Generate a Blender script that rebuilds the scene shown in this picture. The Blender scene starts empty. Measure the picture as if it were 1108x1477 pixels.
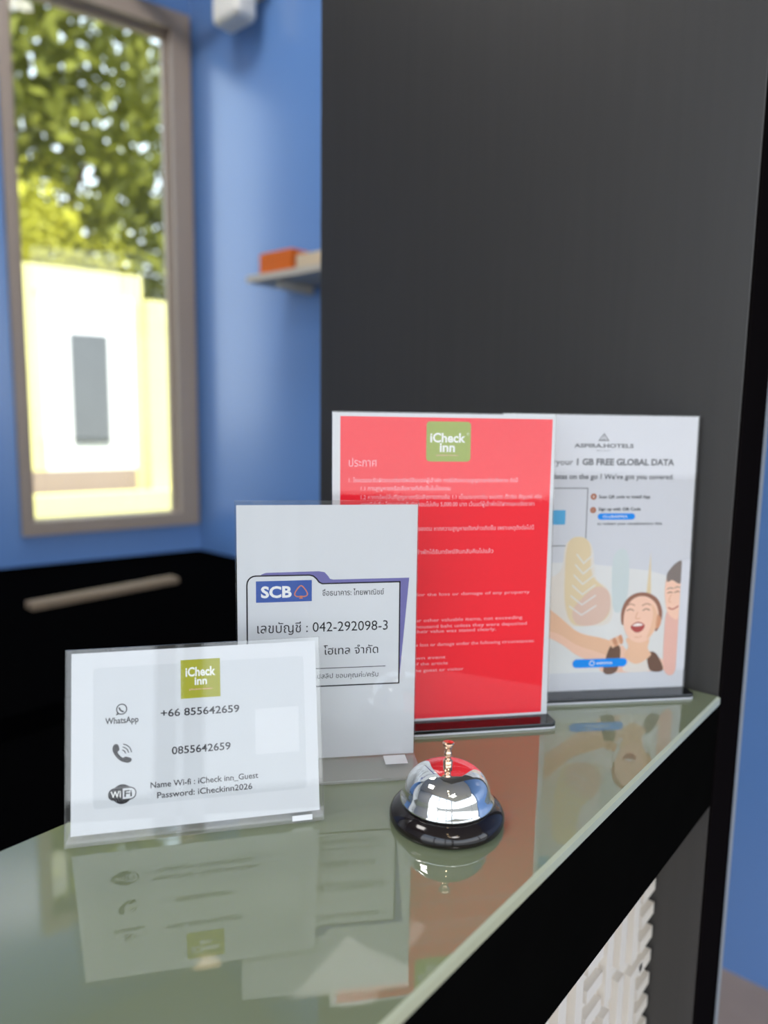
import bpy, bmesh, math, random
from mathutils import Vector, Matrix

random.seed(7)
SC = bpy.context.scene
COL = SC.collection

# ------------------------------------------------------------------ camera
F_PX, PITCH, ROLL, YAW = 1030.77, 0.1322, 0.0149, 0.7036
CAM_Z = 1.39
cam_d = bpy.data.cameras.new('camera')
cam = bpy.data.objects.new('camera', cam_d)
COL.objects.link(cam)
_c, _s = math.cos(PITCH), math.sin(PITCH)
_r, _u, _f = Vector((1, 0, 0)), Vector((0, _s, _c)), Vector((0, _c, -_s))
_r2 = _r * math.cos(ROLL) + _u * math.sin(ROLL)
_u2 = -_r * math.sin(ROLL) + _u * math.cos(ROLL)
_m = Matrix((( _r2.x, _u2.x, -_f.x), (_r2.y, _u2.y, -_f.y), (_r2.z, _u2.z, -_f.z))).to_4x4()
cam.matrix_world = Matrix.Translation((0, 0, CAM_Z)) @ Matrix.Rotation(YAW, 4, 'Z') @ _m
cam_d.sensor_fit = 'VERTICAL'
cam_d.sensor_height = 36.0
cam_d.sensor_width = 36.0 * 1108 / 1477
cam_d.lens = F_PX * 36.0 / 1477
cam_d.clip_start = 0.02
cam_d.clip_end = 200
cam_d.dof.use_dof = True
cam_d.dof.focus_distance = 0.56
cam_d.dof.aperture_fstop = cam_d.lens / 8.0
SC.camera = cam

# ------------------------------------------------------------------ view, world, sun
SC.view_settings.view_transform = 'Standard'
SC.view_settings.look = 'None'
SC.view_settings.gamma = 1.0
SC.view_settings.exposure = 0.0
SC.view_settings.use_curve_mapping = False
SC.cycles.transparent_max_bounces = 24
SC.cycles.max_bounces = 10
SC.cycles.sample_clamp_indirect = 6.0

SKY_STRENGTH = 3.3
SUN_STRENGTH = 8.5
SUN_DIR = Vector((0.45, -0.20, 0.87)).normalized()   # towards the sun
wd = bpy.data.worlds.new('sky')
SC.world = wd
wd.use_nodes = True
nt = wd.node_tree
bg = nt.nodes['Background']
tc = nt.nodes.new('ShaderNodeTexCoord')
sx = nt.nodes.new('ShaderNodeSeparateXYZ')
rp = nt.nodes.new('ShaderNodeValToRGB')
nt.links.new(tc.outputs['Generated'], sx.inputs[0])
nt.links.new(sx.outputs['Z'], rp.inputs[0])
nt.links.new(rp.outputs[0], bg.inputs['Color'])
rp.color_ramp.elements[0].position = 0.0
rp.color_ramp.elements[0].color = (0.90, 0.95, 1.0, 1)
rp.color_ramp.elements[1].position = 0.7
rp.color_ramp.elements[1].color = (0.62, 0.78, 1.0, 1)
bg.inputs['Strength'].default_value = SKY_STRENGTH

sun_d = bpy.data.lights.new('sun', 'SUN')
sun_d.energy = SUN_STRENGTH
sun_d.angle = 0.01
sun_d.color = (1.0, 0.95, 0.85)
sun = bpy.data.objects.new('sun', sun_d)
COL.objects.link(sun)
sun.location = (0, 0, 12)
sun.rotation_euler = SUN_DIR.to_track_quat('Z', 'Y').to_euler()

# ------------------------------------------------------------------ helpers
def lin(r, g, b):
    def f(c):
        c /= 255.0
        return c / 12.92 if c <= 0.04045 else ((c + 0.055) / 1.055) ** 2.4
    return (f(r), f(g), f(b))

MATS = {}
def pmat(name, col, rough=0.5, spec=0.5, metal=0.0, ior=1.5, coat=0.0, bump=None, var=None, emit=None, trans=0.0):
    """principled material; bump=(scale, strength), var=(scale, amount, stretch xyz) gives procedural noise"""
    m = bpy.data.materials.new(name)
    m.use_nodes = True
    t = m.node_tree
    b = t.nodes['Principled BSDF']
    b.inputs['Base Color'].default_value = (*col, 1)
    b.inputs['Roughness'].default_value = rough
    b.inputs['Specular IOR Level'].default_value = spec
    b.inputs['Metallic'].default_value = metal
    b.inputs['IOR'].default_value = ior
    b.inputs['Coat Weight'].default_value = coat
    b.inputs['Transmission Weight'].default_value = trans
    co = None
    if bump or var:
        co = t.nodes.new('ShaderNodeTexCoord')
    if var:
        mp = t.nodes.new('ShaderNodeMapping')
        mp.inputs['Scale'].default_value = var[2]
        n = t.nodes.new('ShaderNodeTexNoise')
        n.inputs['Scale'].default_value = var[0]
        n.inputs['Detail'].default_value = 6
        t.links.new(co.outputs['Object'], mp.inputs[0])
        t.links.new(mp.outputs[0], n.inputs['Vector'])
        mx = t.nodes.new('ShaderNodeMix')
        mx.data_type = 'RGBA'
        a = var[1]
        mx.inputs[6].default_value = (*[max(0, c * (1 - a)) for c in col], 1)
        mx.inputs[7].default_value = (*[min(1, c * (1 + a)) for c in col], 1)
        t.links.new(n.outputs['Fac'], mx.inputs[0])
        t.links.new(mx.outputs[2], b.inputs['Base Color'])
    if bump:
        n2 = t.nodes.new('ShaderNodeTexNoise')
        n2.inputs['Scale'].default_value = bump[0]
        n2.inputs['Detail'].default_value = 4
        bp = t.nodes.new('ShaderNodeBump')
        bp.inputs['Strength'].default_value = bump[1]
        bp.inputs['Distance'].default_value = 0.002
        t.links.new(co.outputs['Object'], n2.inputs['Vector'])
        t.links.new(n2.outputs['Fac'], bp.inputs['Height'])
        t.links.new(bp.outputs[0], b.inputs['Normal'])
    if emit:
        b.inputs['Emission Color'].default_value = (*emit[0], 1)
        b.inputs['Emission Strength'].default_value = emit[1]
    MATS[name] = m
    return m

def clear_mat(name, tint, f0=0.045, rough=0.01, haze=0.0):
    """clear sheet: Fresnel mix of a straight-through and a mirror component, a little white haze for edges"""
    m = bpy.data.materials.new(name)
    m.use_nodes = True
    t = m.node_tree
    t.nodes.remove(t.nodes['Principled BSDF'])
    out = t.nodes['Material Output']
    tr = t.nodes.new('ShaderNodeBsdfTransparent')
    tr.inputs[0].default_value = (*tint, 1)
    gl = t.nodes.new('ShaderNodeBsdfGlossy')
    gl.inputs['Roughness'].default_value = rough
    lw = t.nodes.new('ShaderNodeLayerWeight')
    lw.inputs['Blend'].default_value = 0.5
    pw = t.nodes.new('ShaderNodeMath'); pw.operation = 'POWER'; pw.inputs[1].default_value = 5
    ma = t.nodes.new('ShaderNodeMath'); ma.operation = 'MULTIPLY_ADD'
    ma.inputs[1].default_value = 1 - f0; ma.inputs[2].default_value = f0
    t.links.new(lw.outputs['Facing'], pw.inputs[0])
    t.links.new(pw.outputs[0], ma.inputs[0])
    mix = t.nodes.new('ShaderNodeMixShader')
    t.links.new(ma.outputs[0], mix.inputs[0])
    t.links.new(gl.outputs[0], mix.inputs[2])
    if haze > 0:
        df = t.nodes.new('ShaderNodeBsdfDiffuse'); df.inputs[0].default_value = (0.9, 0.9, 0.86, 1)
        m2 = t.nodes.new('ShaderNodeMixShader'); m2.inputs[0].default_value = haze
        t.links.new(tr.outputs[0], m2.inputs[1]); t.links.new(df.outputs[0], m2.inputs[2])
        t.links.new(m2.outputs[0], mix.inputs[1])
    else:
        t.links.new(tr.outputs[0], mix.inputs[1])
    t.links.new(mix.outputs[0], out.inputs[0])
    MATS[name] = m
    return m

class MB:
    """collects shapes; build() links them as one mesh object"""
    def __init__(s):
        s.v, s.f, s.mi, s.mats, s.smooth = [], [], [], [], []
    def slot(s, mat):
        if mat not in s.mats:
            s.mats.append(mat)
        return s.mats.index(mat)
    def add(s, verts, faces, mat, smooth=False):
        o = len(s.v); k = s.slot(mat)
        s.v += [tuple(p) for p in verts]
        for f in faces:
            s.f.append(tuple(i + o for i in f)); s.mi.append(k); s.smooth.append(smooth)
    def box(s, a, b, mat):
        x0, y0, z0 = a; x1, y1, z1 = b
        v = [(x0, y0, z0), (x1, y0, z0), (x1, y1, z0), (x0, y1, z0), (x0, y0, z1), (x1, y0, z1), (x1, y1, z1), (x0, y1, z1)]
        s.add(v, [(0, 3, 2, 1), (4, 5, 6, 7), (0, 1, 5, 4), (1, 2, 6, 5), (2, 3, 7, 6), (3, 0, 4, 7)], mat)
    def prism(s, pts, z0, z1, mat, axis='z', smooth=False):
        n = len(pts)
        if axis == 'z':
            v = [(x, y, z0) for x, y in pts] + [(x, y, z1) for x, y in pts]
        else:                                    # profile in x,z extruded along y
            v = [(x, z0, y) for x, y in pts] + [(x, z1, y) for x, y in pts]
        s.add(v, [tuple(range(n))[::-1], tuple(range(n, 2 * n))], mat)
        o = len(s.v) - 2 * n; k = s.slot(mat)
        for i in range(n):
            j = (i + 1) % n
            s.f.append((o + i, o + j, o + n + j, o + n + i)); s.mi.append(k); s.smooth.append(smooth)
    def wallseg(s, p, q, th, z0, z1, mat):
        """vertical slab from p to q (plan points), thickness th to the left of p->q"""
        d = Vector((q[0] - p[0], q[1] - p[1])).normalized()
        n = Vector((-d.y, d.x)) * th
        s.prism([p, q, (q[0] + n.x, q[1] + n.y), (p[0] + n.x, p[1] + n.y)], z0, z1, mat)
    def lathe(s, prof, mat, seg=64, c=(0, 0, 0)):
        v, f = [], []
        for r, z in prof:
            for i in range(seg):
                a = 2 * math.pi * i / seg
                v.append((c[0] + r * math.cos(a), c[1] + r * math.sin(a), c[2] + z))
        for k in range(len(prof) - 1):
            for i in range(seg):
                j = (i + 1) % seg
                f.append((k * seg + i, k * seg + j, (k + 1) * seg + j, (k + 1) * seg + i))
        s.add(v, f, mat, True)
    def tube(s, pts, r, mat, seg=10):
        P = [Vector(p) for p in pts]; v, f = [], []
        for i, p in enumerate(P):
            d = (P[min(i + 1, len(P) - 1)] - P[max(i - 1, 0)]).normalized()
            a = d.orthogonal().normalized(); b = d.cross(a)
            rr = r[i] if isinstance(r, (list, tuple)) else r
            for k in range(seg):
                t = 2 * math.pi * k / seg
                v.append(p + (a * math.cos(t) + b * math.sin(t)) * rr)
        for i in range(len(P) - 1):
            for k in range(seg):
                j = (k + 1) % seg
                f.append((i * seg + k, i * seg + j, (i + 1) * seg + j, (i + 1) * seg + k))
        f.append(tuple(range(seg))[::-1]); f.append(tuple(range((len(P) - 1) * seg, len(P) * seg)))
        s.add(v, f, mat, True)
    # ---- flat printing, paper coordinates in mm, u across, v up; the viewer is at -y
    def poly(s, pts, mat, layer=0):
        y = -0.00016 - 0.00004 * layer
        s.add([(p[0] / 1000, y, p[1] / 1000) for p in pts], [tuple(range(len(pts)))], mat)
    def ring(s, pts, w, mat, layer=0, closed=True):
        """outline of constant width"""
        y = -0.00016 - 0.00004 * layer
        P = [Vector(p) for p in pts]; n = len(P); L, R = [], []
        for i, p in enumerate(P):
            a = P[i - 1] if (i or closed) else p
            b = P[(i + 1) % n] if (i < n - 1 or closed) else p
            d1 = (p - a).normalized() if (p - a).length > 1e-6 else (b - p).normalized()
            d2 = (b - p).normalized() if (b - p).length > 1e-6 else d1
            t = (d1 + d2).normalized() if (d1 + d2).length > 1e-6 else d1
            nn = Vector((-t.y, t.x)); k = w / 2 / max(0.4, nn.dot(Vector((-d1.y, d1.x))))
            L.append(p + nn * k); R.append(p - nn * k)
        v = [(q.x / 1000, y, q.y / 1000) for q in L] + [(q.x / 1000, y, q.y / 1000) for q in R]
        f = [(i, (i + 1) % n, n + (i + 1) % n, n + i) for i in range(n if closed else n - 1)]
        s.add(v, f, mat)
    def text(s, body, u0, u1, v, mat, cap=None, bold=0.0, layer=1, anchor=None):
        """text from u0 to u1 on baseline v; cap = height of a capital in mm (else uniform)"""
        verts, faces, mn, mx = text_mesh(body, bold)
        k = (u1 - u0) / (mx - mn)
        ky = (cap / 0.727) if cap else k
        v1 = v[1] if isinstance(v, tuple) else v
        v0 = v[0] if isinstance(v, tuple) else v
        y = -0.00016 - 0.00004 * layer
        out = []
        for x, z in verts:
            t = (x - mn) / (mx - mn)
            out.append(((u0 + (x - mn) * k) / 1000, y, (v0 + (v1 - v0) * t + z * ky) / 1000))
        s.add(out, faces, mat)
    def build(s, name, parent=None, loc=None, bevel=0.0, segs=2):
        me = bpy.data.meshes.new(name)
        o0 = Vector(loc) if loc else Vector((0, 0, 0))
        me.from_pydata([tuple(Vector(p) - o0) for p in s.v], [], s.f)
        for m in s.mats:
            me.materials.append(m)
        for i, p in enumerate(me.polygons):
            p.material_index = s.mi[i]; p.use_smooth = s.smooth[i]
        me.update()
        ob = bpy.data.objects.new(name, me)
        COL.objects.link(ob)
        if parent:
            ob.parent = parent
        elif loc:
            ob.location = o0
        if bevel:
            bm = bmesh.new(); bm.from_mesh(me)
            bmesh.ops.remove_doubles(bm, verts=bm.verts, dist=1e-6)
            bmesh.ops.recalc_face_normals(bm, faces=bm.faces)
            es = [e for e in bm.edges if len(e.link_faces) == 2 and e.calc_face_angle(0) > 0.6]
            bmesh.ops.bevel(bm, geom=es, offset=bevel, segments=segs, affect='EDGES', profile=0.5)
            bm.to_mesh(me); bm.free()
        return ob

_tc = {}
def text_mesh(body, bold=0.0):
    key = (body, bold)
    if key in _tc:
        return _tc[key]
    cu = bpy.data.curves.new('lettering', 'FONT')
    cu.body = body; cu.size = 1.0; cu.offset = bold; cu.resolution_u = 3
    ob = bpy.data.objects.new('lettering', cu)
    COL.objects.link(ob)
    dg = bpy.context.evaluated_depsgraph_get(); dg.update()
    ev = ob.evaluated_get(dg)
    me = ev.to_mesh()
    vs = [(p.co.x, p.co.y) for p in me.vertices]
    fs = [tuple(p.vertices) for p in me.polygons]
    ev.to_mesh_clear()
    bpy.data.objects.remove(ob); bpy.data.curves.remove(cu)
    xs = [p[0] for p in vs] or [0, 1]
    _tc[key] = (vs, fs, min(xs), max(xs))
    return _tc[key]

def thing(name, label, cat, loc=(0, 0, 0), rotz=0.0, group=None):
    o = bpy.data.objects.new(name, None)
    o.empty_display_size = 0.05
    COL.objects.link(o)
    o.location = loc; o.rotation_euler = (0, 0, rotz)
    tag(o, label, cat, group)
    return o
def tag(o, label, cat, group=None):
    o['label'] = label; o['category'] = cat
    if group:
        o['group'] = group
def struct(o):
    o['kind'] = 'structure'
    return o

def smooth_pts(pts, n=5, closed=True):
    """Catmull-Rom through 2-D points"""
    P = [Vector(p) for p in pts]; N = len(P); out = []
    for i in range(N if closed else N - 1):
        p0 = P[i - 1] if (closed or i) else P[0]
        p1, p2 = P[i], P[(i + 1) % N]
        p3 = P[(i + 2) % N] if (closed or i + 2 < N) else P[-1]
        for k in range(n):
            t = k / n
            out.append(tuple(0.5 * ((2 * p1) + (p2 - p0) * t + (2 * p0 - 5 * p1 + 4 * p2 - p3) * t * t + (3 * p1 - p0 - 3 * p2 + p3) * t ** 3)))
    if not closed:
        out.append(tuple(P[-1]))
    return out
def ell(cx, cy, rx, ry, n=28, rot=0.0, a0=0, a1=2 * math.pi):
    o = []
    full = abs(a1 - a0 - 2 * math.pi) < 1e-6
    for i in range(n if full else n + 1):
        a = a0 + (a1 - a0) * i / n
        x, y = rx * math.cos(a), ry * math.sin(a)
        o.append((cx + x * math.cos(rot) - y * math.sin(rot), cy + x * math.sin(rot) + y * math.cos(rot)))
    return o
def rrect(u0, v0, u1, v1, r, n=5):
    o = []
    for cx, cy, a in ((u1 - r, v1 - r, 0), (u0 + r, v1 - r, 1), (u0 + r, v0 + r, 2), (u1 - r, v0 + r, 3)):
        for i in range(n + 1):
            t = math.pi / 2 * (a + i / n)
            o.append((cx + r * math.cos(t), cy + r * math.sin(t)))
    return o

# ------------------------------------------------------------------ materials
M_BLUE = pmat('blue_wall_paint', lin(106, 147, 208), 0.25, 0.95, bump=(60, 0.12))
M_CEIL = pmat('cream_ceiling_paint', (0.78, 0.75, 0.68), 0.8, 0.2, bump=(40, 0.1))
M_FLOOR = pmat('beige_floor_tile', (0.44, 0.33, 0.26), 0.35, 0.4, var=(6, 0.18, (1, 1, 1)))
M_PILLAR = pmat('black_woodgrain_laminate', (0.040, 0.0375, 0.035), 0.42, 0.5, var=(30, 0.15, (3, 3, 0.12)), bump=(220, 0.08))
M_PSIDE = pmat('black_edge_laminate', (0.005, 0.004, 0.0043), 0.45, 0.0, var=(20, 0.2, (1, 1, 0.1)))
M_TRIM = pmat('grey_trim', (0.28, 0.29, 0.29), 0.5, 0.4, var=(20, 0.05, (1, 1, 1)))
M_BLACK = pmat('matt_black_laminate', (0.0028, 0.0027, 0.0025), 0.7, 0.0, var=(30, 0.2, (1, 1, 1)))
M_DESK = pmat('matt_black_desk_laminate', (0.0018, 0.0018, 0.002), 0.8, 0.0, var=(30, 0.2, (1, 1, 1)))
M_GLASS = pmat('green_backed_glass', (0.215, 0.25, 0.15), 0.022, 0.5, ior=2.15, var=(3, 0.05, (1, 1, 1)))
M_GEDGE = pmat('polished_glass_edge', (0.46, 0.47, 0.32), 0.2, 0.5, ior=1.6, var=(20, 0.06, (1, 1, 1)))
M_LATT = pmat('cream_lattice_paint', (0.72, 0.66, 0.58), 0.55, 0.3, var=(12, 0.06, (1, 1, 1)))
M_TAUPE = pmat('taupe_window_frame', (0.36, 0.29, 0.24), 0.5, 0.4, var=(8, 0.05, (1, 1, 1)))
M_WHITE = pmat('white_plastic', (0.8, 0.79, 0.74), 0.4, 0.4, var=(10, 0.03, (1, 1, 1)))
M_PAPER = pmat('white_paper', (0.70, 0.71, 0.735), 0.7, 0.2, var=(40, 0.015, (1, 1, 1)))
M_PAPER2 = pmat('white_photo_paper', (0.66, 0.66, 0.70), 0.6, 0.2, var=(40, 0.015, (1, 1, 1)))
M_ACR = clear_mat('clear_acrylic', (0.985, 0.985, 0.98), 0.03, 0.012)
M_ACE = clear_mat('acrylic_edge', (0.85, 0.85, 0.83), 0.06, 0.08, 0.22)
M_WGL = clear_mat('window_glass', (0.97, 0.985, 0.97), 0.04, 0.01)
M_BASE = pmat('gloss_black_acrylic', (0.004, 0.004, 0.0045), 0.03, 0.5, ior=1.6, var=(30, 0.2, (1, 1, 1)))
M_BRIM = pmat('pale_acrylic_rim', (0.62, 0.63, 0.66), 0.3, 0.5, var=(30, 0.05, (1, 1, 1)))
M_CHROME = pmat('polished_chrome', (0.86, 0.87, 0.86), 0.045, 0.5, 1.0, var=(30, 0.02, (1, 1, 1)))
M_BRASS = pmat('rose_brass', (0.80, 0.52, 0.36), 0.18, 0.5, 1.0, var=(30, 0.04, (1, 1, 1)))
M_BELLB = pmat('gloss_black_enamel', (0.010, 0.0065, 0.0065), 0.10, 0.5, ior=1.55, var=(30, 0.2, (1, 1, 1)))
M_INK = pmat('charcoal_ink', lin(44, 42, 48), 0.7, 0.1, var=(60, 0.04, (1, 1, 1)))
M_INKB = pmat('black_ink', lin(26, 24, 30), 0.7, 0.1, var=(60, 0.04, (1, 1, 1)))
M_INKG = pmat('grey_ink', lin(84, 84, 90), 0.7, 0.1, var=(60, 0.04, (1, 1, 1)))
M_LIME = pmat('lime_ink', lin(165, 165, 38), 0.7, 0.1, var=(60, 0.03, (1, 1, 1)))
M_LIME2 = pmat('soft_lime_ink', lin(155, 172, 66), 0.7, 0.1, var=(60, 0.03, (1, 1, 1)))
M_INKW = pmat('white_ink', (0.86, 0.86, 0.84), 0.7, 0.1, var=(60, 0.02, (1, 1, 1)))
M_RED = pmat('red_ink', lin(250, 18, 42), 0.6, 0.2, var=(12, 0.04, (1, 1, 1)))
M_PINKT = pmat('pale_pink_ink', lin(250, 176, 184), 0.7, 0.1, var=(60, 0.03, (1, 1, 1)))
M_PURP = pmat('violet_ink', lin(116, 112, 170), 0.7, 0.1, var=(60, 0.04, (1, 1, 1)))
M_SBLUE = pmat('blue_ink', lin(62, 92, 166), 0.7, 0.1, var=(60, 0.03, (1, 1, 1)))
M_ORNG = pmat('orange_ink', lin(214, 130, 96), 0.7, 0.1, var=(60, 0.03, (1, 1, 1)))
M_CARDIN = pmat('pale_grey_ink', (0.635, 0.65, 0.675), 0.7, 0.1, var=(60, 0.02, (1, 1, 1)))
M_SKYB = pmat('bright_blue_ink', lin(24, 142, 236), 0.7, 0.1, var=(60, 0.03, (1, 1, 1)))
M_QBLUE = pmat('mid_blue_ink', lin(86, 170, 216), 0.7, 0.1, var=(60, 0.03, (1, 1, 1)))
M_COPP = pmat('copper_ink', lin(176, 112, 84), 0.7, 0.1, var=(60, 0.03, (1, 1, 1)))
M_GREENI = pmat('green_ink', lin(120, 186, 150), 0.7, 0.1, var=(60, 0.03, (1, 1, 1)))
M_TAPE = pmat('white_tape', (0.8, 0.8, 0.8), 0.5, 0.3, var=(30, 0.03, (1, 1, 1)))
M_STRIPW = pmat('light_brown_wood', (0.30, 0.22, 0.145), 0.6, 0.3, var=(10, 0.15, (1, 6, 1)))
M_SHELF = pmat('pale_shelf_board', (0.62, 0.57, 0.48), 0.6, 0.3, var=(10, 0.06, (1, 1, 1)))
M_ORBOX = pmat('orange_card', lin(226, 110, 24), 0.6, 0.3, var=(10, 0.05, (1, 1, 1)))
M_CRBOX = pmat('cream_card', lin(226, 204, 170), 0.6, 0.3, var=(10, 0.05, (1, 1, 1)))
M_XWALL = pmat('cream_render', (0.86, 0.78, 0.32), 0.8, 0.1, bump=(20, 0.2), var=(3, 0.05, (1, 1, 1)))
M_XHALO = pmat('white_halo', (0.94, 0.93, 0.88), 0.8, 0.1, var=(3, 0.03, (1, 1, 1)))  # bright halo outdoors put into a white colour
M_XSHADOW = pmat('pinkish_shadow', (0.30, 0.23, 0.19), 0.8, 0.1, var=(3, 0.06, (1, 1, 1)))  # shadow on the outdoor wall put into a dark pinkish colour
M_XGREY = pmat('grey_shutter', (0.085, 0.09, 0.09), 0.6, 0.2, var=(3, 0.2, (1, 1, 1)))
M_GROUND = pmat('pavement', (0.09, 0.088, 0.082), 0.9, 0.1, var=(2, 0.15, (1, 1, 1)))
M_LEAF = pmat('leaf_green', (0.15, 0.16, 0.016), 0.6, 0.2, var=(0.9, 0.55, (1, 1, 1)))
M_LEAFY = pmat('yellow_leaf', (0.42, 0.40, 0.03), 0.5, 0.3, var=(0.9, 0.4, (1, 1, 1)))
M_BARK = pmat('bark', (0.10, 0.065, 0.04), 0.9, 0.1, var=(8, 0.3, (1, 1, 0.3)), bump=(30, 0.5))
M_LAMP = pmat('warm_lamp', (1, 0.8, 0.55), 0.5, 0.1, emit=((1.0, 0.72, 0.42), 40.0), var=(3, 0.01, (1, 1, 1)))
M_MULL = pmat('white_mullion', (0.6, 0.6, 0.58), 0.5, 0.3, var=(8, 0.04, (1, 1, 1)))

# ------------------------------------------------------------------ room shell
CEIL = 3.5
C0 = Vector((-2.708, 1.899))                     # plan corner where the window wall meets the back wall
WD = Vector((0.245, 0.9695)); WN = Vector((-0.9695, 0.245))      # along / outward of the window wall
BD = Vector((1.0, 0.0)); BN = Vector((0.0, 1.0))      # along / outward of the back wall
def W(s, d=0.0):
    p = C0 + WD * s + WN * d
    return (p.x, p.y)
def B(s, d=0.0):
    p = C0 + BD * s + BN * d
    return (p.x, p.y)

b = MB(); b.prism([W(-4.3, 0.14), (2.6, W(-4.3, 0.14)[1]), (2.6, 2.0), W(0.05, 0.14)], -0.12, 0.0, M_FLOOR); struct(b.build('floor'))
b = MB(); b.prism([W(-4.6, 0.14), (4.5, W(-4.6, 0.14)[1]), (4.5, 2.0), W(0.1, 0.14)], CEIL, CEIL + 0.15, M_CEIL); struct(b.build('ceiling'))  # overhang past the side street front added to keep the sun out

# wall_left holds the window opening: s -0.725..-0.085, z 0.95..2.93
OS0, OS1, OZ0, OZ1, TH = -0.722, -0.055, 0.925, 2.985, 0.14
b = MB()
b.prism([W(-4.3), W(OS0), W(OS0, TH), W(-4.3, TH)], 0, CEIL, M_BLUE)
b.prism([W(OS1), W(0), W(0.02, TH), W(OS1, TH)], 0, CEIL, M_BLUE)
b.prism([W(OS0), W(OS1), W(OS1, TH), W(OS0, TH)], 0, OZ0, M_BLUE)
b.prism([W(OS0), W(OS1), W(OS1, TH), W(OS0, TH)], OZ1, CEIL, M_BLUE)
struct(b.build('wall_left'))
b = MB(); b.prism([W(0), B(2.058), B(2.058, 0.1), W(0.02, TH)], 0, CEIL, M_BLUE); struct(b.build('wall_back'))
b = MB(); b.box((-0.65, 1.844, 0), (2.6, 1.999, CEIL), M_BLUE); struct(b.build('wall_right'))

# street fronts behind the camera: frames only, wide openings
b = MB()
for x in (-0.9, 0.3, 1.45, 2.45):
    b.box((x, -2.3, 0), (x + 0.08, -2.2, CEIL), M_MULL)
b.box((-0.9, -2.3, 2.6), (2.5, -2.2, 2.68), M_MULL)
b.box((-0.9, -2.3, 0.0), (2.5, -2.2, 0.12), M_MULL)
struct(b.build('window_2'))
b = MB()
for y in (-2.15, 0.78, 1.74):
    b.box((2.5, y, 0), (2.6, y + 0.08, CEIL), M_MULL)
b.box((2.5, -2.2, 2.6), (2.6, 1.8, 2.68), M_MULL)
b.box((2.5, -2.2, 0.0), (2.6, 1.8, 0.12), M_MULL)
struct(b.build('window_3'))
b = MB(); b.box((-4.0, -2.3, 0), (-0.9, -2.2, CEIL), M_MULL); struct(b.build('wall_front'))

# the window itself: frame set in the wall, glass pane
wr = struct(bpy.data.objects.new('window_1', None)); COL.objects.link(wr)
wr.location = (*W(-0.4), OZ0)
L = tuple(wr.location)
b = MB()
def wbox(s0, s1, z0, z1, d0, d1, mat):
    b.prism([W(s0, d0), W(s1, d0), W(s1, d1), W(s0, d1)], z0, z1, mat)
FI0, FI1, FZ0, FZ1 = -0.690, -0.092, 0.960, 2.935
wbox(OS0 - 0.005, FI0, OZ0 - 0.02, OZ1 + 0.02, -0.035, 0.08, M_TAUPE)
wbox(FI1, -0.012, OZ0 - 0.02, OZ1 + 0.02, -0.035, 0.08, M_TAUPE)
wbox(FI0, FI1, OZ0 - 0.02, FZ0, -0.035, 0.08, M_TAUPE)
wbox(FI0, FI1, FZ1, OZ1 + 0.02, -0.035, 0.08, M_TAUPE)
b.build('window_frame', wr, L)
b = MB()
wbox(FI0 + 0.0, FI0 + 0.018, FZ0, FZ1, 0.02, 0.055, M_TAUPE)
wbox(FI1 - 0.018, FI1, FZ0, FZ1, 0.02, 0.055, M_TAUPE)
wbox(FI0 + 0.018, FI1 - 0.018, FZ1 - 0.018, FZ1, 0.02, 0.055, M_TAUPE)
b.build('sash_frame', wr, L)
b = MB(); wbox(FI0 + 0.005, FI1 - 0.005, FZ0, FZ1 - 0.005, 0.034, 0.040, M_WGL); b.build('window_pane', wr, L)

# ------------------------------------------------------------------ pillar
t = thing('pillar', 'tall black woodgrain pillar panel standing at the end of the counter', 'pillar', (-0.5, 0.84, 0))
L = tuple(t.location)
b = MB(); b.box((-0.8086, 0.794, 0), (-0.1995, 0.884, CEIL), M_PILLAR); b.build('panel', t, L, bevel=0.0015)
b = MB(); b.box((-0.1995, 0.7945, 0), (-0.1965, 0.884, CEIL), M_PSIDE); b.build('edge_panel', t, L, bevel=0.0008)
b = MB(); b.box((-0.22, 0.884, 0), (-0.1965, 0.9, CEIL), M_TRIM); b.build('edge_trim', t, L)

# ------------------------------------------------------------------ counter
CT = 1.0991
X0, X1, Y0, Y1 = -0.4806, -0.1972, -0.9, 0.7935
b = MB()
th, bv = 0.009, 0.0022
b.add([(X0 + bv, Y0, CT), (X1 - bv, Y0, CT), (X1 - bv, Y1 - bv, CT), (X0 + bv, Y1 - bv, CT)], [(0, 1, 2, 3)], M_GLASS)
vv = [(X0 + bv, Y0, CT), (X1 - bv, Y0, CT), (X1 - bv, Y1 - bv, CT), (X0 + bv, Y1 - bv, CT),
      (X0, Y0, CT - bv), (X1, Y0, CT - bv), (X1, Y1, CT - bv), (X0, Y1, CT - bv),
      (X0, Y0, CT - th), (X1, Y0, CT - th), (X1, Y1, CT - th), (X0, Y1, CT - th)]
b.add(vv, [(1, 5, 6, 2), (2, 6, 7, 3), (3, 7, 4, 0), (0, 4, 5, 1), (5, 9, 10, 6), (6, 10, 11, 7), (7, 11, 8, 4), (4, 8, 9, 5), (8, 11, 10, 9)], M_GEDGE)
gt = b.build('glass_countertop')
tag(gt, 'green tinted glass slab forming the top of the reception counter', 'countertop')

t = thing('reception_counter', 'black reception counter with deep fascia and cream lattice front under the glass', 'counter', (-0.34, 0, 0))
L = tuple(t.location)
ZT = CT - th
b = MB(); b.box((-0.44, Y0, 0), (-0.2625, Y1, ZT - 0.03), M_BLACK); b.box((-0.478, Y0, ZT - 0.03), (-0.222, Y1, ZT), M_BLACK); b.build('body', t, L)
b = MB(); b.box((-0.222, Y0, 0.9735), (-0.1985, Y1, ZT), M_BLACK); b.build('fascia', t, L, bevel=0.0008)
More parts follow.
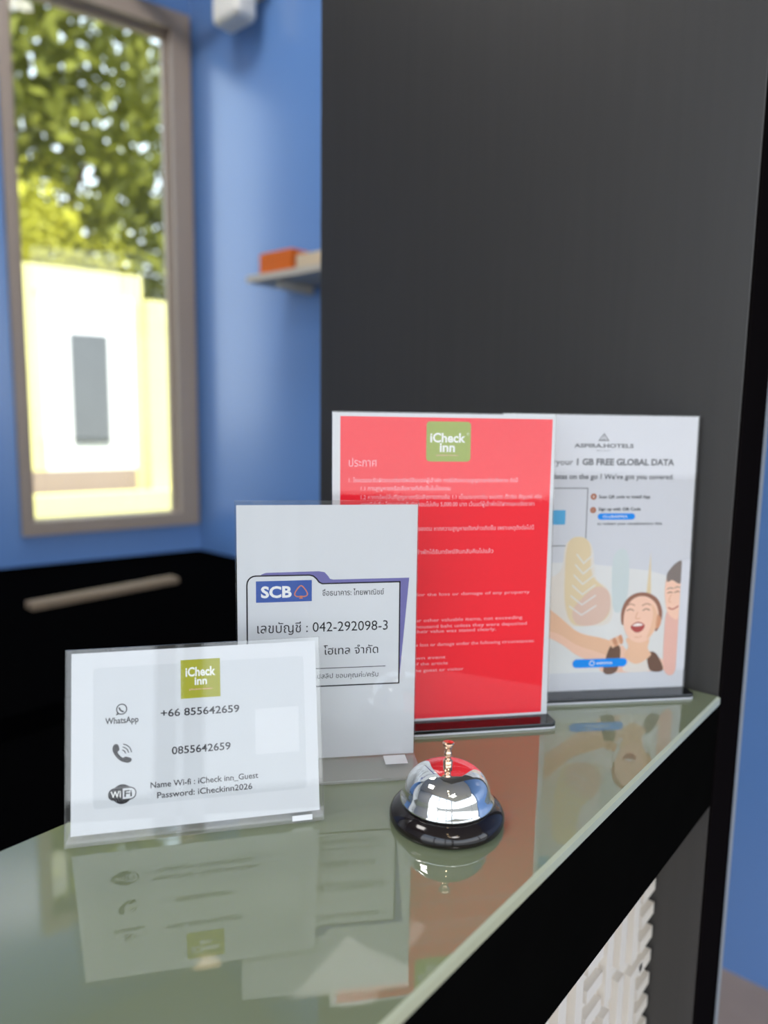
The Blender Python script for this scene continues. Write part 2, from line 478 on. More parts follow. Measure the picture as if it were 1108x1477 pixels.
# relief lattice: raised bars of a meander pattern on a cream backing
b = MB()
b.box((-0.2625, Y0, 0.05), (-0.2580, Y1 - 0.0005, 0.975), M_LATT)
rnd = random.Random(11)
P = 0.036; BWD = 0.016
ncol = int((Y1 - Y0) / P)
for i in range(ncol):
    yc = Y1 - 0.004 - (i + 0.5) * P
    z = 0.05 + rnd.random() * 0.05
    if i % 4 == 0:                                 # columns of short horizontal returns
        while z < 0.96:
            hgt = 0.014
            b.box((-0.2585, yc - P * 0.5, z), (-0.2495, yc + P * 0.5, z + hgt), M_LATT)
            z += 0.030
    else:
        while z < 0.96:
            ln = rnd.choice((0.07, 0.11, 0.16, 0.22))
            z1 = min(z + ln, 0.973)
            b.box((-0.2585, yc - BWD / 2, z), (-0.2495, yc + BWD / 2, z1), M_LATT)
            if rnd.random() < 0.6 and z1 < 0.96:    # elbow joining the neighbouring column
                b.box((-0.2585, yc + BWD / 2, z1 - 0.012), (-0.2495, yc + P - BWD / 2, z1), M_LATT)
            z = z1 + 0.014
b.build('lattice_panel', t, L)

# black staff side furniture
b = MB()
b.prism([(-0.482, -1.6), (-0.482, 0.79), (-0.82, 0.79), (-0.82, 1.892), (-1.45, 1.892), (-1.45, -1.6)], 0, 0.735, M_DESK)
o = b.build('staff_desk', loc=(-0.95, 0, 0)); tag(o, 'black staff desk block directly behind the glass counter', 'desk')
b = MB()
p0, p1 = W(-4.0, -0.005), W(-0.004, -0.006)
b.prism([(-1.455, -1.6), (-1.455, 1.892), p1, W(-3.4, -0.005)], 0, 0.782, M_DESK)
o = b.build('window_desk', loc=(-2.2, 0.5, 0)); tag(o, 'black desk under the window against the blue wall', 'desk')
b = MB(); b.box((-2.25, 0.93, 0.7825), (-2.195, 1.45, 0.806), M_STRIPW)
o = b.build('wooden_tray', loc=(-2.22, 1.19, 0.7825), bevel=0.004); tag(o, 'long light brown wooden tray lying on the black desk under the window', 'tray')

# shelf on the back wall with its boxes
t = thing('wall_shelf', 'pale shelf board on the blue wall left of the black pillar', 'shelf', (*B(0.9), 1.87))
L = tuple(t.location)
b = MB(); b.prism([B(0.60, -0.2), B(1.35, -0.2), B(1.35, -0.001), B(0.60, -0.001)], 1.862, 1.884, M_SHELF); b.build('board', t, L)
for s in (0.72, 1.22):
    b = MB(); b.prism([B(s, -0.16), B(s + 0.02, -0.16), B(s + 0.02, -0.001), B(s, -0.001)], 1.835, 1.862, M_SHELF); b.build('bracket', t, L)
b = MB(); b.prism([B(0.66, -0.19), B(0.83, -0.19), B(0.83, -0.08), B(0.66, -0.08)], 1.8845, 1.955, M_ORBOX)
o = b.build('orange_box', loc=(*B(0.745, -0.13), 1.8845), bevel=0.004); tag(o, 'small orange box at the left end of the pale wall shelf', 'box')
b = MB(); b.prism([B(0.85, -0.19), B(1.08, -0.19), B(1.08, -0.08), B(0.85, -0.08)], 1.8845, 1.928, M_CRBOX)
o = b.build('cream_box', loc=(*B(0.96, -0.13), 1.8845), bevel=0.004); tag(o, 'low cream box on the pale wall shelf right of the orange box', 'box')

# white fitting high on the back wall
t = thing('wall_fitting', 'white rounded fitting on a beige arm high beside the window top', 'fitting', (*B(0.42, -0.05), 2.95))
L = tuple(t.location)
b = MB(); b.prism([B(0.345, -0.15), B(0.50, -0.15), B(0.50, -0.05), B(0.345, -0.05)], 2.815, 3.06, M_WHITE)
b.build('housing', t, L, bevel=0.025, segs=4)
b = MB(); b.prism([B(0.33, -0.06), B(0.52, -0.06), B(0.52, -0.001), B(0.33, -0.001)], 2.93, 3.09, M_WHITE); b.build('wall_plate', t, L)
b = MB(); p = B(0.36, -0.1); q = W(-0.25, -0.09); b.tube([(*p, 2.985), (*q, 3.045)], 0.028, M_SHELF); b.build('arm', t, L)

# unseen glowing fill panels added at the ceiling to brighten back wall and pillar
M_FILL = pmat('fill_panel_glow', (0.8, 0.8, 0.8), 0.5, 0.1, emit=((1.0, 0.96, 0.92), 14.0), var=(3, 0.01, (1, 1, 1)))
for x, y, lab in ((-1.85, 0.95, 'near the back wall over the staff desk'), (-1.35, -0.6, 'at the front of the staff area'), (1.5, -0.8, 'over the guest side of the counter')):
    t = thing('added_fill_panel', 'added unseen square fill panel at the ceiling ' + lab, 'light', (x, y, CEIL), group='added ceiling fill panels')
    b = MB(); b.box((-0.3, -0.3, -0.01), (0.3, 0.3, -0.002), M_FILL); b.build('diffuser', t)
    b = MB(); b.box((-0.32, -0.32, -0.014), (-0.3, 0.32, -0.001), M_WHITE); b.box((0.3, -0.32, -0.014), (0.32, 0.32, -0.001), M_WHITE)
    b.box((-0.3, -0.32, -0.014), (0.3, -0.3, -0.001), M_WHITE); b.box((-0.3, 0.3, -0.014), (0.3, 0.32, -0.001), M_WHITE); b.build('frame', t)

# ceiling downlights (guest side)
for i, (x, y, lab) in enumerate(((0.35, -0.35, 'nearest the counter'), (0.75, -0.75, 'second from the counter'), (1.2, -0.3, 'toward the side street front'), (1.15, -1.15, 'farthest from the counter'))):
    t = thing('ceiling_downlight', 'warm round recessed ceiling downlight ' + lab, 'light', (x, y, CEIL), group='warm ceiling downlights')
    b = MB(); b.lathe([(0.0, -0.004), (0.045, -0.004), (0.045, -0.001)], M_LAMP, 24); b.build('diffuser', t)
    b = MB(); b.lathe([(0.046, -0.001), (0.046, -0.008), (0.062, -0.006), (0.064, -0.001)], M_WHITE, 24); b.build('trim_ring', t)

# ------------------------------------------------------------------ outdoors beyond the window
o = None
b = MB(); b.box((-40, -40, -0.2), (40, 40, -0.121), M_GROUND); struct(b.build('ground'))
OD = 4.0
def O(s, d=0.0):
    return W(s, OD + d)
t = thing('neighbouring_building', 'sunlit cream building with a grey shutter seen through the window', 'building', (*O(0.6), -0.12))
L = tuple(t.location)
b = MB(); b.prism([O(-3.0), O(1.0), O(1.0, 0.2), O(-3.0, 0.2)], -0.12, 2.68, M_XWALL); b.build('wall', t, L)
b = MB(); b.prism([O(0.10, -0.03), O(0.90, -0.03), O(0.90, 0), O(0.10, 0)], 0.86, 2.45, M_XHALO); b.build('halo_panel', t, L)  # glow around the shutter painted as a white slab
b = MB(); b.prism([O(0.33, -0.06), O(0.655, -0.06), O(0.655, -0.03), O(0.33, -0.03)], 1.11, 2.10, M_XGREY); b.build('shutter', t, L)
b = MB(); b.prism([O(-0.05, -0.03), O(0.90, -0.03), O(0.90, 0), O(-0.05, 0)], 0.60, 0.86, M_XSHADOW); b.build('shadow_band', t, L)  # shadow low on the wall painted as a darker strip
b = MB(); b.prism([O(1.0, -0.15), O(1.6, -0.15), O(1.6, 0.25), O(1.0, 0.25)], -0.12, 2.45, M_XWALL); b.build('corner_pier', t, L)
b = MB(); b.prism([O(-1.2, -0.35), O(1.6, -0.35), O(1.6, -0.16), O(-1.2, -0.16)], -0.12, 0.66, M_XWALL)
o = b.build('low_wall', loc=(*O(0.2, -0.3), -0.12)); tag(o, 'low sunlit cream garden wall in front of the neighbouring building', 'wall')

def tree(s, d, lab, n, zr, sr, dr, seed):
    r = random.Random(seed)
    p = O(s, d)
    t = thing('tree', lab, 'tree', (p[0], p[1], -0.12), group=None)
    L = tuple(t.location)
    b = MB()
    q = lambda ds, dd, z: (*O(s + ds, d + dd), z)
    b.tube([q(0, 0, -0.12), q(0.05, 0, 1.5), q(-0.05, 0.1, 2.8), q(0.05, 0.1, 4.2)], [0.14, 0.11, 0.09, 0.04], M_BARK)
    b.tube([q(-0.05, 0.1, 2.6), q(-0.5, 0.2, 3.6), q(-0.8, 0.2, 4.4)], [0.06, 0.04, 0.02], M_BARK)
    b.tube([q(-0.02, 0.1, 2.8), q(0.5, 0.0, 3.7), q(0.9, 0.1, 4.6)], [0.06, 0.04, 0.02], M_BARK)
    b.build('trunk', t, L)
    b = MB()
    for k in range(n):
        while True:
            a, c, e = r.uniform(-1, 1), r.uniform(-1, 1), r.uniform(-1, 1)
            if a * a + c * c + e * e < 1:
                break
        zz = (zr[0] + zr[1]) / 2 + e * (zr[1] - zr[0]) / 2
        ctr = Vector((*O(s + a * sr, d + c * dr), zz))
        ax = Vector((r.gauss(0, 1), r.gauss(0, 1), r.gauss(0, 1))).normalized()
        up = ax.orthogonal().normalized()
        sz = r.uniform(0.09, 0.2)
        b.add([ctr - ax * sz, ctr + up * sz * 0.4, ctr + ax * sz, ctr - up * sz * 0.4], [(0, 1, 2, 3)], M_LEAF)
    b.build('foliage', t, L)
tree(0.35, 2.5, 'leafy green tree rising behind the cream building outside the window', 3600, (2.2, 8.6), 1.65, 1.3, 3)
b = MB()
r = random.Random(21)
for k in range(420):
    ctr = Vector((*O(r.gauss(0.15, 0.17), r.uniform(0.38, 0.62)), 3.02 + r.gauss(0, 0.2)))
    ax = Vector((r.gauss(0, 1), r.gauss(0, 1), r.gauss(0, 1))).normalized(); up = ax.orthogonal().normalized()
    sz = r.uniform(0.05, 0.11)
    b.add([ctr - ax * sz, ctr + up * sz * 0.5, ctr + ax * sz, ctr - up * sz * 0.5], [(0, 1, 2, 3)], M_LEAFY)
t = thing('shrub', 'bright yellow shrub in the sun behind the left end of the cream building', 'shrub', (*O(0.15, 0.55), -0.12))
b.build('foliage', t, tuple(t.location))
b = MB(); b.tube([(*O(0.15, 0.55), -0.12), (*O(0.13, 0.55), 1.6), (*O(0.16, 0.55), 3.0)], [0.05, 0.04, 0.02], M_BARK); b.build('stem', t, tuple(t.location))
tree(3.2, 5.4, 'darker leafy tree at the right edge of the window view', 2600, (1.0, 7.5), 1.25, 1.2, 5)
b = MB()
r = random.Random(9)
for k in range(900):
    ctr = Vector((*O(r.uniform(-0.5, 0.95) if k % 2 else r.gauss(0.1, 0.2), r.uniform(0.0, 0.2)), 2.72 + abs(r.gauss(0, 0.16))))
    ax = Vector((r.gauss(0, 1), r.gauss(0, 1), r.gauss(0, 1))).normalized(); up = ax.orthogonal().normalized()
    sz = r.uniform(0.02, 0.04)
    ctr.z = max(ctr.z + (0.5 * r.random() if k % 2 == 0 else 0), 2.685 + sz)
    b.add([ctr - ax * sz, ctr + up * sz * 0.45, ctr + ax * sz, ctr - up * sz * 0.45], [(0, 1, 2, 3)], M_LEAFY)
o = b.build('climbing_plant', loc=(*O(0.2), 2.68)); tag(o, 'yellow green creeper along the top of the cream building', 'plant')

# ------------------------------------------------------------------ sign holders
def pane(b, u0, u1, v0, v1, y0, y1):
    """clear sheet (mm) with polished edges"""
    u0, u1, v0, v1, y0, y1 = [a / 1000 for a in (u0, u1, v0, v1, y0, y1)]
    v = [(u0, y0, v0), (u1, y0, v0), (u1, y1, v0), (u0, y1, v0), (u0, y0, v1), (u1, y0, v1), (u1, y1, v1), (u0, y1, v1)]
    b.add(v, [(0, 1, 5, 4), (2, 3, 7, 6)], M_ACR)
    b.add(v, [(0, 3, 2, 1), (4, 5, 6, 7), (1, 2, 6, 5), (3, 0, 4, 7)], M_ACE)

def place(o, z0, tilt):
    o.location = (0, 0, z0); o.rotation_euler = (-tilt, 0, 0)

def sheet(w, h, mat):
    b = MB()
    b.box((-w / 2000, -0.00008, 0), (w / 2000, 0.00012, h / 1000), mat)
    return b

# ---- T-stand (two A4 signs)
def tstand(name, lab, x, y, yaw, tilt, h, mat):
    t = thing(name, lab, 'sign holder', (x, y, CT), yaw, 'upright document stands with black bases')
    b = MB(); b.prism(rrect(-0.1072, -0.0215, 0.1072, 0.0215, 0.006), 0.0021, 0.0058, M_BASE); b.build('base', t, bevel=0.0006)
    b = MB(); b.prism(rrect(-0.1072, -0.0216, 0.1072, 0.0215, 0.006), 0.0003, 0.0021, M_BRIM); b.build('base_rim', t)
    b = MB(); pane(b, -105.5, 105.5, 0, h + 1.2, -2.0, -0.5); pane(b, -105.5, 105.5, 0, h + 1.2, 0.5, 2.0)
    o = b.build('acrylic_sleeve', t); place(o, 0.006, tilt)
    o = sheet(210, h, mat).build('paper', t); place(o, 0.006, tilt)
    return t, o

# red notice
t, pp = tstand('red_notice_stand', 'red printed notice in a clear stand with glossy black base behind the bell', -0.3755, 0.5325, 0.8728, 0.0396, 288.8, M_PAPER)
b = MB(); b.poly([(-98.2, 2.2), (99.2, 2.2), (102.5, 285.2), (-97.9, 285.4)], M_RED); b.build('red_print', pp)
b = MB(); b.poly(rrect(-19, 245.2, 23, 281.8, 3.5), M_LIME2, 1)
b.text('iCheck', -15.4, 18, 263, M_INKW, 8.6, 0.03, 2); b.text('inn', -6.4, 8.1, 254.3, M_INKW, 8.6, 0.03, 2)
b.text('phuket town', -9.4, 11.3, 250.4, M_PINKT, 1.6, 0.0, 2); b.ring(ell(20.3, 270.6, 1.0, 1.0, 12), 0.3, M_INKW, 2)
b.build('logo', pp)
b = MB()
b.text('ประกาศ', -90.2, -64.7, 240.4, M_PINKT, 7.6, 0.006); b.build('heading_lettering', pp); b = MB()
TL = [
 ('1. โรงแรมจะรับผิดชอบต่อทรัพย์สินของผู้เข้าพัก กรณีเกิดความสูญหายหรือเสียหาย ดังนี้', -90.2, 69.6, 226.2),
 ('1.1 การสูญหายหรือเสียหายที่เกิดขึ้นในโรงแรม', -79.2, 4.6, 218.8),
 ('1.2 หากทรัพย์สินที่สูญหายหรือเสียหายตามข้อ 1.1 เป็นประเภทเงิน ธนบัตร ตั๋วเงิน อัญมณี หรือ', -79.2, 93.5, 210.8),
 ('ของมีค่าอื่น โรงแรมจะรับผิดชอบไม่เกิน 5,000.00 บาท เว้นแต่ผู้เข้าพักได้ฝากและแจ้งราคา', -79.2, 86.5, 204.0),
 ('2. โรงแรมไม่ต้องรับผิดในทรัพย์สินของตน หากความสูญหายดังกล่าวเกิดขึ้น เพราะเหตุดังต่อไปนี้', -90.2, 86.7, 181.4),
 ('เมื่อผู้เข้าพักได้รับทรัพย์สินกลับคืนไปแล้ว', -40.0, 47.1, 159.6)]
for s, a, c, v in TL:
    b.text(s, a, c, v, M_PINKT, 3.9, 0.012)
b.build('notice_lettering', pp); b = MB()
EL = [('The hotel is liable for the loss or damage of any property', -79, 84.3, 120.0, 3.0),
      ('money, banknotes or other valuable items, not exceeding', -79, 77.5, 95.4, 3.2),
      ('the amount of five thousand baht unless they were deposited', -79, 82.2, 89.4, 3.2),
      ('with the hotel and their value was stated clearly.', -79, 51.5, 84.8, 3.2),
      ('The hotel is not liable for the loss or damage under the following circumstances:', -90, 90.3, 72.0, 3.2),
      ('- such as an own event', -70, 2.5, 59.6, 3.0), ('- by the nature of the article', -70, 4.8, 53.8, 3.0), ('- by the fault of the guest or visitor', -70, 20.3, 47.5, 3.0)]
for s, a, c, v, k in EL:
    b.text(s, a, c, v, M_PINKT, k, 0.004)
b.build('lettering', pp)

# hotel data poster
t, pp = tstand('photo_poster_stand', 'white poster with travellers photo in a clear stand beside the black pillar', -0.3023, 0.7006, 0.8446, 0.0205, 289.8, M_PAPER2)
b = MB()
b.ring([(2.1, 271.2), (-3.0, 264.4), (7.2, 264.4)], 1.0, M_INKG, 1); b.ring([(2.1, 268.2), (0.4, 265.2), (3.8, 265.2)], 0.5, M_INKG, 1)
b.text('ASPIRA.HOTELS', -29.7, 34.8, 257.2, M_INKG, 4.0, 0.035); b.text('BE A FAN', -5.1, 9.2, 253.4, M_INKG, 1.2)
b.build('logo', pp)
b = MB()
b.text('Get your ', -80, -48, 239.3, M_INKG, 6.6, 0.02)
b.text('your', -48.5, -30, 239.3, M_INKG, 6.3, 0.018)
b.text('1 GB FREE GLOBAL DATA', -26, 80.7, 239.4, M_INKG, 6.6, 0.04)
b.text('Need datas on the go ? We\'ve got you covered.', -71.5, 80.9, 225.0, M_INKG, 5.3, 0.022)
b.build('heading_lettering', pp); b = MB()
b.text('Scan QR code to install App', -0.5, 56, 205.0, M_INKB, 3.3, 0.022)
b.text('Sign up with Gift Code', -0.3, 46, 192.2, M_INKB, 3.3, 0.022)
b.build('list_lettering', pp); b = MB()
b.text('to redeem your complimentary data', -1, 70.8, 177.2, M_INKB, 2.9, 0.014)
b.build('lettering', pp)
b = MB(); b.ring([(-72, 155.7), (-12.9, 155.7), (-12.9, 215.4), (-72, 215.4)], 0.8, M_INKG, 0); b.poly(rrect(-50.2, 177.8, -35.9, 192.8, 1.0), M_QBLUE, 1)
b.build('frame_print', pp)
b = MB()
for v, ch in ((206.7, '1'), (192.7, '2')):
    b.poly(ell(-6.2, v, 3.3, 3.3), M_COPP, 0); b.text(ch, -6.8, -5.7, v - 1.2, M_INKW, 2.4, 0.0, 1)
b.build('bullets', pp)
b = MB(); b.poly(rrect(-0.9, 182.6, 40.2, 189.3, 3.3), M_SKYB, 0); b.text('CLUBASPIRA', 4.9, 31.9, 184.8, M_INKW, 2.5, 0.01); b.build('blue_label', pp)

def pm(n, r, g, bb):
    return pmat(n, lin(r, g, bb), 0.7, 0.1, var=(40, 0.04, (1, 1, 1)))
b = MB()
c_bg = pm('print_cream', 228, 218, 208); c_bg2 = pm('print_pale', 226, 224, 222); c_tow = pm('print_gold', 228, 207, 170); c_tow2 = pm('print_rose', 224, 192, 176)
c_skin = pm('print_skin', 236, 190, 158); c_skin2 = pm('print_skin_light', 244, 200, 176); c_skin3 = pm('print_skin_shade', 216, 156, 122)
c_hair = pm('print_hair', 158, 112, 94); c_hair2 = pm('print_hair_grey', 134, 122, 116); c_lip = pm('print_lip', 176, 84, 80); c_teeth = pm('print_teeth', 246, 234, 226)
c_strap = pm('print_strap', 116, 86, 72); c_shirt = pm('print_shirt', 232, 222, 214); c_pale2 = pm('print_mist', 206, 214, 214); c_eye = pm('print_brow', 120, 84, 72); c_pinksk = pm('print_pink_skin', 236, 186, 172)
X_R = 95.5
def P_(pts, m, l): b.poly(smooth_pts(pts), m, l)
b.poly([(-98, 19.5), (X_R, 19.5), (X_R, 118), (60, 128), (-20, 138), (-98, 138)], c_bg2, 0)
P_([(-98, 60), (-60, 62), (-20, 70), (16, 72), (20, 95), (12, 112), (0, 122), (-6, 156), (-20, 162), (-34, 158), (-40, 128), (-70, 118), (-98, 110)], c_bg, 1)
P_([(-32, 158), (-20, 165), (-8, 157), (-4, 125), (14, 106), (17, 84), (4, 72), (-22, 72), (-32, 92), (-34, 126)], c_tow, 2)
P_([(-18, 72), (4, 72), (17, 86), (15, 106), (2, 112), (-14, 100), (-24, 86)], c_tow2, 3)
P_([(18, 140), (28, 152), (36, 140), (36, 100), (28, 84), (20, 92)], c_pale2, 2)
b.poly([(60, 148), (63, 96), (57, 96)], c_tow, 2)
for k in range(6):                                     # tiers of the temple
    v = 84 + k * 11
    b.ring([(-28 + k * 1.2, v + 8), (-14, v - 2), (2 - k, v + 8)], 1.4, c_bg2, 4, closed=False)
# arm reaching left, hand on strap
P_([(-98, 100), (-62, 96), (-41, 83), (-17, 64), (8, 57), (20, 53), (32, 46), (30, 34), (10, 30), (-14, 37), (-36, 52), (-62, 66), (-98, 68)], c_skin, 5)
P_([(-62, 66), (-36, 52), (-14, 37), (10, 31), (26, 33), (4, 42), (-18, 50), (-40, 63)], c_skin2, 6)
# white top and shoulders
P_([(32, 48), (40, 42), (60, 41), (70, 36), (84, 28), (86, 19.6), (12, 19.6), (20, 36)], c_skin2, 6)
P_([(36, 19.7), (40, 34), (47, 28), (56, 30), (63, 36), (66, 19.7)], c_shirt, 7)
P_([(20, 48), (31, 45), (28, 19.7), (13, 19.7)], c_strap, 8)
P_([(62, 38), (72, 38), (81, 19.7), (66, 19.7)], c_strap, 8)
# fingers closed on the strap
for k in range(4):
    P_([(18 + k * 3.4, 52 + k * 1.6), (21 + k * 3.4, 55.5 + k * 1.4), (25 + k * 3.0, 49 + k * 1.2), (22.5 + k * 3.0, 45.5 + k * 1.2)], c_skin3 if k % 2 else c_skin, 9)
# woman: hair, neck, head
P_([(32, 70), (30, 84), (35, 97), (45, 104), (58, 104.5), (70, 98), (76.5, 84), (75, 70), (70, 62), (66, 72), (40, 76)], c_hair, 8)
P_([(38, 56), (62, 56), (62, 44), (66, 36), (50, 27), (36, 36), (40, 46)], c_skin, 9)
P_([(33, 74), (35, 88), (44, 99), (57, 100.5), (68, 93), (72.5, 80), (70, 66), (62, 54), (51.5, 50.5), (41, 55), (35, 64)], c_skin2, 10)
P_([(71, 80), (75.5, 76), (74.5, 68), (70, 66)], c_skin3, 11)
P_([(64, 92), (70, 84), (71.5, 72), (66, 60), (60, 55), (64, 68), (66, 80)], c_skin, 11)
b.poly(smooth_pts([(41.5, 68.5), (49, 73.2), (57, 69.8), (55, 64), (49.5, 61.6), (44.5, 63.5)]), c_lip, 12)
b.poly(smooth_pts([(43.5, 69.2), (49, 71.8), (55.3, 69.9), (49.5, 68.4)]), c_teeth, 13)
for u in (40.0, 58.0):
    b.ring(smooth_pts([(u - 4, 85.2), (u, 87.2), (u + 4, 85.4)], 4, False), 0.9, c_eye, 12, False)
    b.ring(smooth_pts([(u - 5, 90.5), (u, 92.8), (u + 5, 91)], 4, False), 0.9, c_hair, 12, False)
b.ring(smooth_pts([(48.4, 84), (46.6, 77.6), (49.2, 76.4), (51.8, 77.6)], 4, False), 0.7, c_skin3, 12, False)
b.ring(smooth_pts([(46, 57.2), (50, 56.2), (54.5, 57.4)], 4, False), 0.6, c_skin3, 12, False)
# man at the right edge
P_([(X_R, 84), (88, 80), (82, 84), (80, 66), (82, 19.7), (X_R, 19.7)], c_pinksk, 8)
P_([(X_R, 79), (88, 77), (82, 84), (79, 96), (78, 108), (80, 122), (88, 127), (X_R, 128)], c_skin2, 9)
P_([(X_R, 137), (90, 136.5), (84, 131), (79.5, 124), (80.2, 116), (86, 117.5), (X_R, 114.5)], c_hair2, 10)
b.ring([(81, 103.5), (84, 104.8), (87, 103.8)], 0.9, c_eye, 10, False); b.ring([(89, 104), (92, 105.4), (95, 104.6)], 0.9, c_eye, 10, False)
b.ring([(80.5, 108), (84, 109.5), (87.5, 108.5)], 0.9, c_hair2, 10, False); b.ring([(89, 109), (92, 110.5), (95.2, 109.6)], 0.9, c_hair2, 10, False)
b.ring(smooth_pts([(85.5, 102), (83, 95), (86, 93.5)], 4, False), 0.7, c_skin3, 10, False)
b.ring(smooth_pts([(83, 88), (88, 86), (94.5, 89.5)], 4, False), 1.3, c_lip, 10, False)
b.poly([(X_R, 19.0), (X_R, 140), (105, 140), (105, 19.0)], M_PAPER2, 14)
b.build('photo_print', pp)
b = MB(); b.poly(rrect(-21.7, 24.9, 39.1, 34.2, 4.6), M_SKYB, 16); b.ring(ell(-0.2, 29.6, 2.6, 2.6, 16), 0.8, M_INKW, 17); b.text('eskimo', 4.7, 22.4, 28.2, M_INKW, 3.4, 0.01, 17)
b.build('blue_label', pp)

# ---- bank account sheet, L-foot holder
t = thing('account_sheet_holder', 'portrait white bank account sheet in clear L-shaped holder left of the red notice', 'sign holder', (-0.4059, 0.4094, CT), 0.856, 'clear bent acrylic holders')
TI = 0.0131
b = MB(); pane(b, -75.2, 74.6, 0, 219.8, -2.6, -0.6); pane(b, -75.2, 74.6, 0, 219.8, 0.6, 2.6)
o = b.build('acrylic_sleeve', t); place(o, 0.003, TI)
b = MB(); b.box((-0.0752, -0.0405, 0.0002), (0.0746, -0.0026, 0.0030), M_ACE); b.build('acrylic_foot', t, bevel=0.0006)
b = MB(); b.box((0.047, -0.018, 0.0031), (0.066, -0.0028, 0.0033), M_TAPE); b.build('tape_tab', t)
o = pp = sheet(148, 216.3, M_PAPER).build('paper', t); place(o, 0.003, TI)
b = MB()
fol = [(-66.4, 63.3), (-66.2, 151.0)] + [(-66.2 + 7.2 * (1 - math.cos(a * math.pi / 10)), 151.2 + 7.2 * math.sin(a * math.pi / 10)) for a in range(1, 6)] + [(-15.5, 158.4), (-12.5, 157.6), (-9.8, 155.2), (-7.8, 152.4), (-5.2, 151.0), (59.8, 151.4), (60.2, 63.5)]
back = [(-57, 157.0), (-54.5, 159.6), (-51, 160.9), (-8, 161.5), (-3.2, 160.6), (-0.4, 157.5), (1.2, 155.0), (4, 154.3), (67.7, 154.7), (60.3, 64.5), (59, 140)]
b.poly(back, M_PURP, 0); b.poly(fol, M_PAPER, 1); b.ring(fol, 1.15, M_INKB, 2)
b.ring([(-56, 78.7), (48.6, 78.9)], 0.6, M_INKB, 2, False)
b.build('folder_print', pp)
b = MB(); b.poly([(-59, 136.2), (-13.7, 136.6), (-13.7, 154.3), (-59, 154.0)], M_SBLUE, 3); b.text('SCB', -55, -30.2, 140.4, M_INKW, 9.4, 0.035, 4)
sp = smooth_pts([(-22.5, 149.8), (-26.8, 145.2), (-27.6, 142.0), (-25.2, 140.6), (-22.5, 141.0), (-19.8, 140.6), (-17.4, 142.0), (-18.2, 145.2)], 4)
b.ring(sp, 0.9, M_ORNG, 4); b.poly([(-22.9, 141.2), (-22.1, 141.2), (-20.9, 138.9), (-24.1, 138.9)], M_ORNG, 4)
b.build('logo', pp)
b = MB()
b.text('ชื่อธนาคาร: ไทยพาณิชย์', -5.0, 46.4, 140.9, M_INKB, 4.8, 0.004, 3)
b.build('bank_lettering', pp); b = MB()
b.text('เลขบัญชี :', -58.2, -17, 110.5, M_INKB, 8.4, 0.0, 3)
b.text('042-292098-3', -13, 50, 110.5, M_INKB, 8.6, 0.0, 3)
b.build('number_lettering', pp); b = MB()
b.text('บริษัท', -58, -22, 90.6, M_INKB, 7.0, 0.004, 3)
b.text('โฮเทล จำกัด', -3.9, 42.1, 90.6, M_INKB, 7.0, 0.004, 3)
b.text('กรุณาถ่ายรูปสลิป ขอบคุณค่ะ/ครับ', -36, 42.4, 70.1, M_INK, 4.2, 0.0, 3)
b.build('lettering', pp)

# ---- contact card, reclined landscape holder
t = thing('contact_card_holder', 'landscape white contact card in reclined clear acrylic holder at the front left', 'sign holder', (-0.3982, 0.2749, CT), 0.9308, 'clear bent acrylic holders')
TI = 0.2345
b = MB(); pane(b, -87.9, 87.3, -6.6, 124.3, -2.4, -0.5); pane(b, -87.9, 87.3, -6.6, 124.3, 0.5, 2.4)
o = b.build('acrylic_sleeve', t); place(o, 0.0072, TI)
b = MB(); b.box((-0.0879, 0.0015, 0.0002), (0.0873, 0.036, 0.0022), M_ACE); b.build('acrylic_foot', t, bevel=0.0005)
b = MB(); b.box((0.0643, -0.0028, -0.0052), (0.0787, -0.0025, -0.0015), M_TAPE); o = b.build('tape_tab', t); place(o, 0.0072, TI)
o = pp = sheet(168.8, 121.6, M_PAPER).build('paper', t); place(o, 0.0072, TI)
b = MB(); b.poly(rrect(-70.3, 16.3, 75.5, 111, 3), M_CARDIN, 0); b.poly(rrect(39.5, 43, 70.8, 75, 1), M_PAPER, 1); b.build('panel_print', pp)
b = MB(); b.poly([(-11.9, 86), (15.4, 86), (15.4, 113), (-11.9, 113)], M_LIME, 2); b.text('iCheck', -8.6, 12.2, 101.4, M_INKW, 6.4, 0.03, 3); b.text('inn', -2.4, 6.2, 95.3, M_INKW, 5.6, 0.03, 3); b.text('phuket town', -6.1, 9.5, 91.6, M_PINKT, 1.3, 0.0, 3)
b.build('logo', pp)
b = MB()
b.text('WhatsApp', -62.4, -40.5, 72.4, M_INKB, 4.3, 0.022, 2)
b.build('caption_lettering', pp); b = MB()
b.text('+66 855642659', -25.6, 28.5, (74.6, 74.0), M_INK, 5.3, 0.014, 2)
b.text('0855642659', -18.4, 21.9, 48.4, M_INK, 5.3, 0.014, 2)
b.build('phone_lettering', pp); b = MB()
b.text('Name Wi-fi : iCheck inn_Guest', -32.8, 41.0, 26.8, M_INK, 4.2, 0.012, 2)
b.text('Password: iCheckinn2026', -28.4, 36.6, 19.6, M_INK, 4.2, 0.012, 2)
b.build('lettering', pp)
b = MB()
b.ring(ell(-51.6, 81.9, 3.3, 3.4, 28), 0.8, M_INKB, 2); b.poly([(-54.6, 80.2), (-55.4, 77.9), (-52.8, 78.6)], M_INKB, 2)
b.ring(smooth_pts([(-53.2, 83.2), (-52.8, 81.8), (-51.6, 80.6), (-50.2, 80.2)], 4, False), 1.1, M_INKB, 2, False)
b.build('chat_icon', pp)
b = MB()
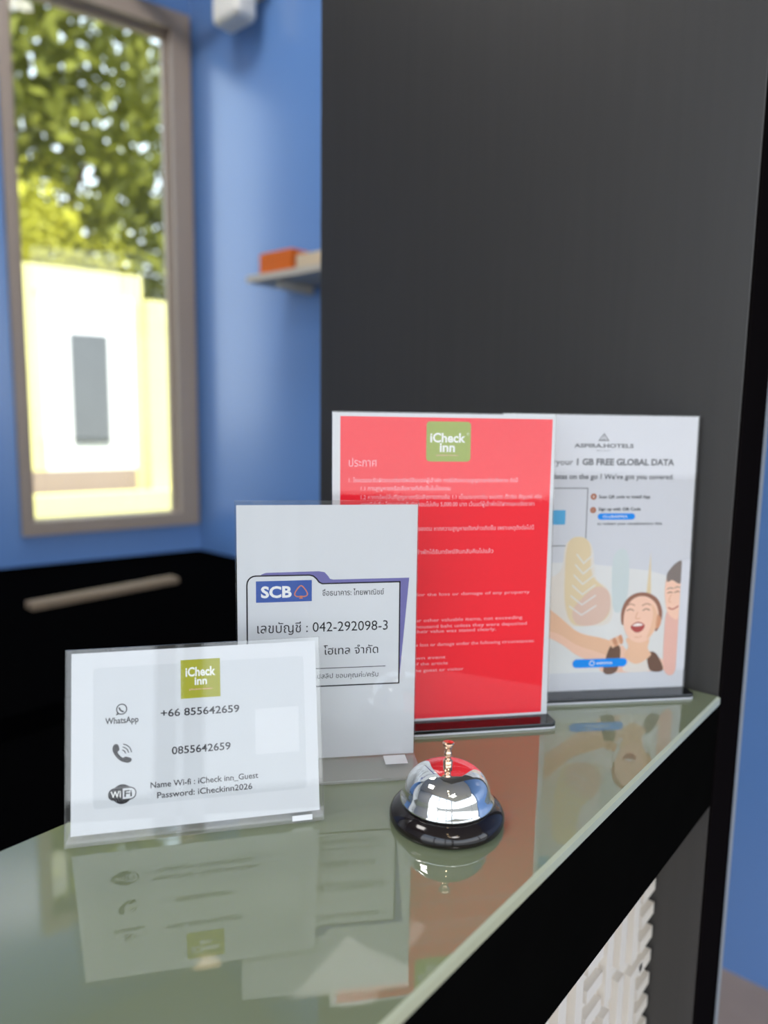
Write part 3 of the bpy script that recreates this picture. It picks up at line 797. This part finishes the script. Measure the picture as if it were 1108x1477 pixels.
hs = smooth_pts([(-57.2, 57.5), (-55.4, 58.6), (-53.8, 57.6), (-53.2, 54.4), (-54.4, 53.2), (-53.0, 50.8), (-50.8, 48.9), (-49.4, 49.6), (-46.2, 48.6), (-45.0, 47.2), (-46.2, 45.7), (-48.6, 45.4), (-52.6, 47.2), (-55.8, 50.6), (-57.6, 54.4)], 4)
b.poly(hs, M_INKB, 2)
for rr in (2.6, 4.6, 6.6):
    b.ring(ell(-51.8, 51.6, rr, rr, 8, 0, math.radians(5), math.radians(80)), 0.7, M_INKB, 2, False)
b.build('phone_icon', pp)
b = MB()
b.poly(ell(-51.4, 24.7, 6.6, 6.6, 36), M_INKB, 2)
b.poly(rrect(-60.6, 20.6, -42.0, 29.2, 4.2), M_PAPER, 3)
b.poly(rrect(-60.2, 21.0, -51.6, 28.8, 3.8), M_INKB, 4); b.poly([(-54, 21.0), (-51.0, 21.0), (-51.0, 28.8), (-54, 28.8)], M_INKB, 4)
b.ring(rrect(-60.2, 21.0, -42.4, 28.8, 3.8), 0.7, M_INKB, 5)
b.text('Wi', -58.9, -52.2, 22.8, M_INKW, 4.4, 0.02, 6); b.text('Fi', -50.0, -45.0, 22.8, M_INKB, 4.4, 0.02, 6)
b.build('wifi_icon', pp)

# ------------------------------------------------------------------ call bell
t = thing('call_bell', 'chrome call bell with black base and brass plunger on the glass counter', 'bell', (-0.280, 0.406, CT))
b = MB()
b.lathe([(0.0, 0.0003), (0.0395, 0.0003), (0.0412, 0.0010), (0.0420, 0.0028), (0.0419, 0.0055), (0.0408, 0.0082), (0.0385, 0.0106), (0.0350, 0.0128), (0.0318, 0.0142), (0.0300, 0.0146), (0.0, 0.0146)], M_BELLB, 96)
b.build('base', t)
b = MB()
pr = [(0.0318, 0.0150), (0.0340, 0.0152), (0.0343, 0.0160), (0.0336, 0.0170), (0.0326, 0.0185), (0.0318, 0.0205)]
for k in range(1, 15):
    a = k / 14 * math.pi / 2
    pr.append((0.0042 + 0.0270 * math.cos(a) ** 0.82, 0.0215 + 0.0190 * math.sin(a) ** 1.05))
pr += [(0.0, 0.0405)]
b.lathe(pr, M_CHROME, 128)
b.build('dome', t)
b = MB()
b.lathe([(0.0034, 0.0403), (0.0034, 0.0446), (0.0028, 0.0452), (0.0020, 0.0458), (0.0020, 0.0472), (0.0027, 0.0480), (0.0030, 0.0492), (0.0028, 0.0510), (0.0022, 0.0520), (0.0023, 0.0532), (0.0036, 0.0556), (0.0043, 0.0572), (0.0043, 0.0580), (0.0036, 0.0585), (0.0, 0.0588)], M_BRASS, 40)
b.build('plunger', t)
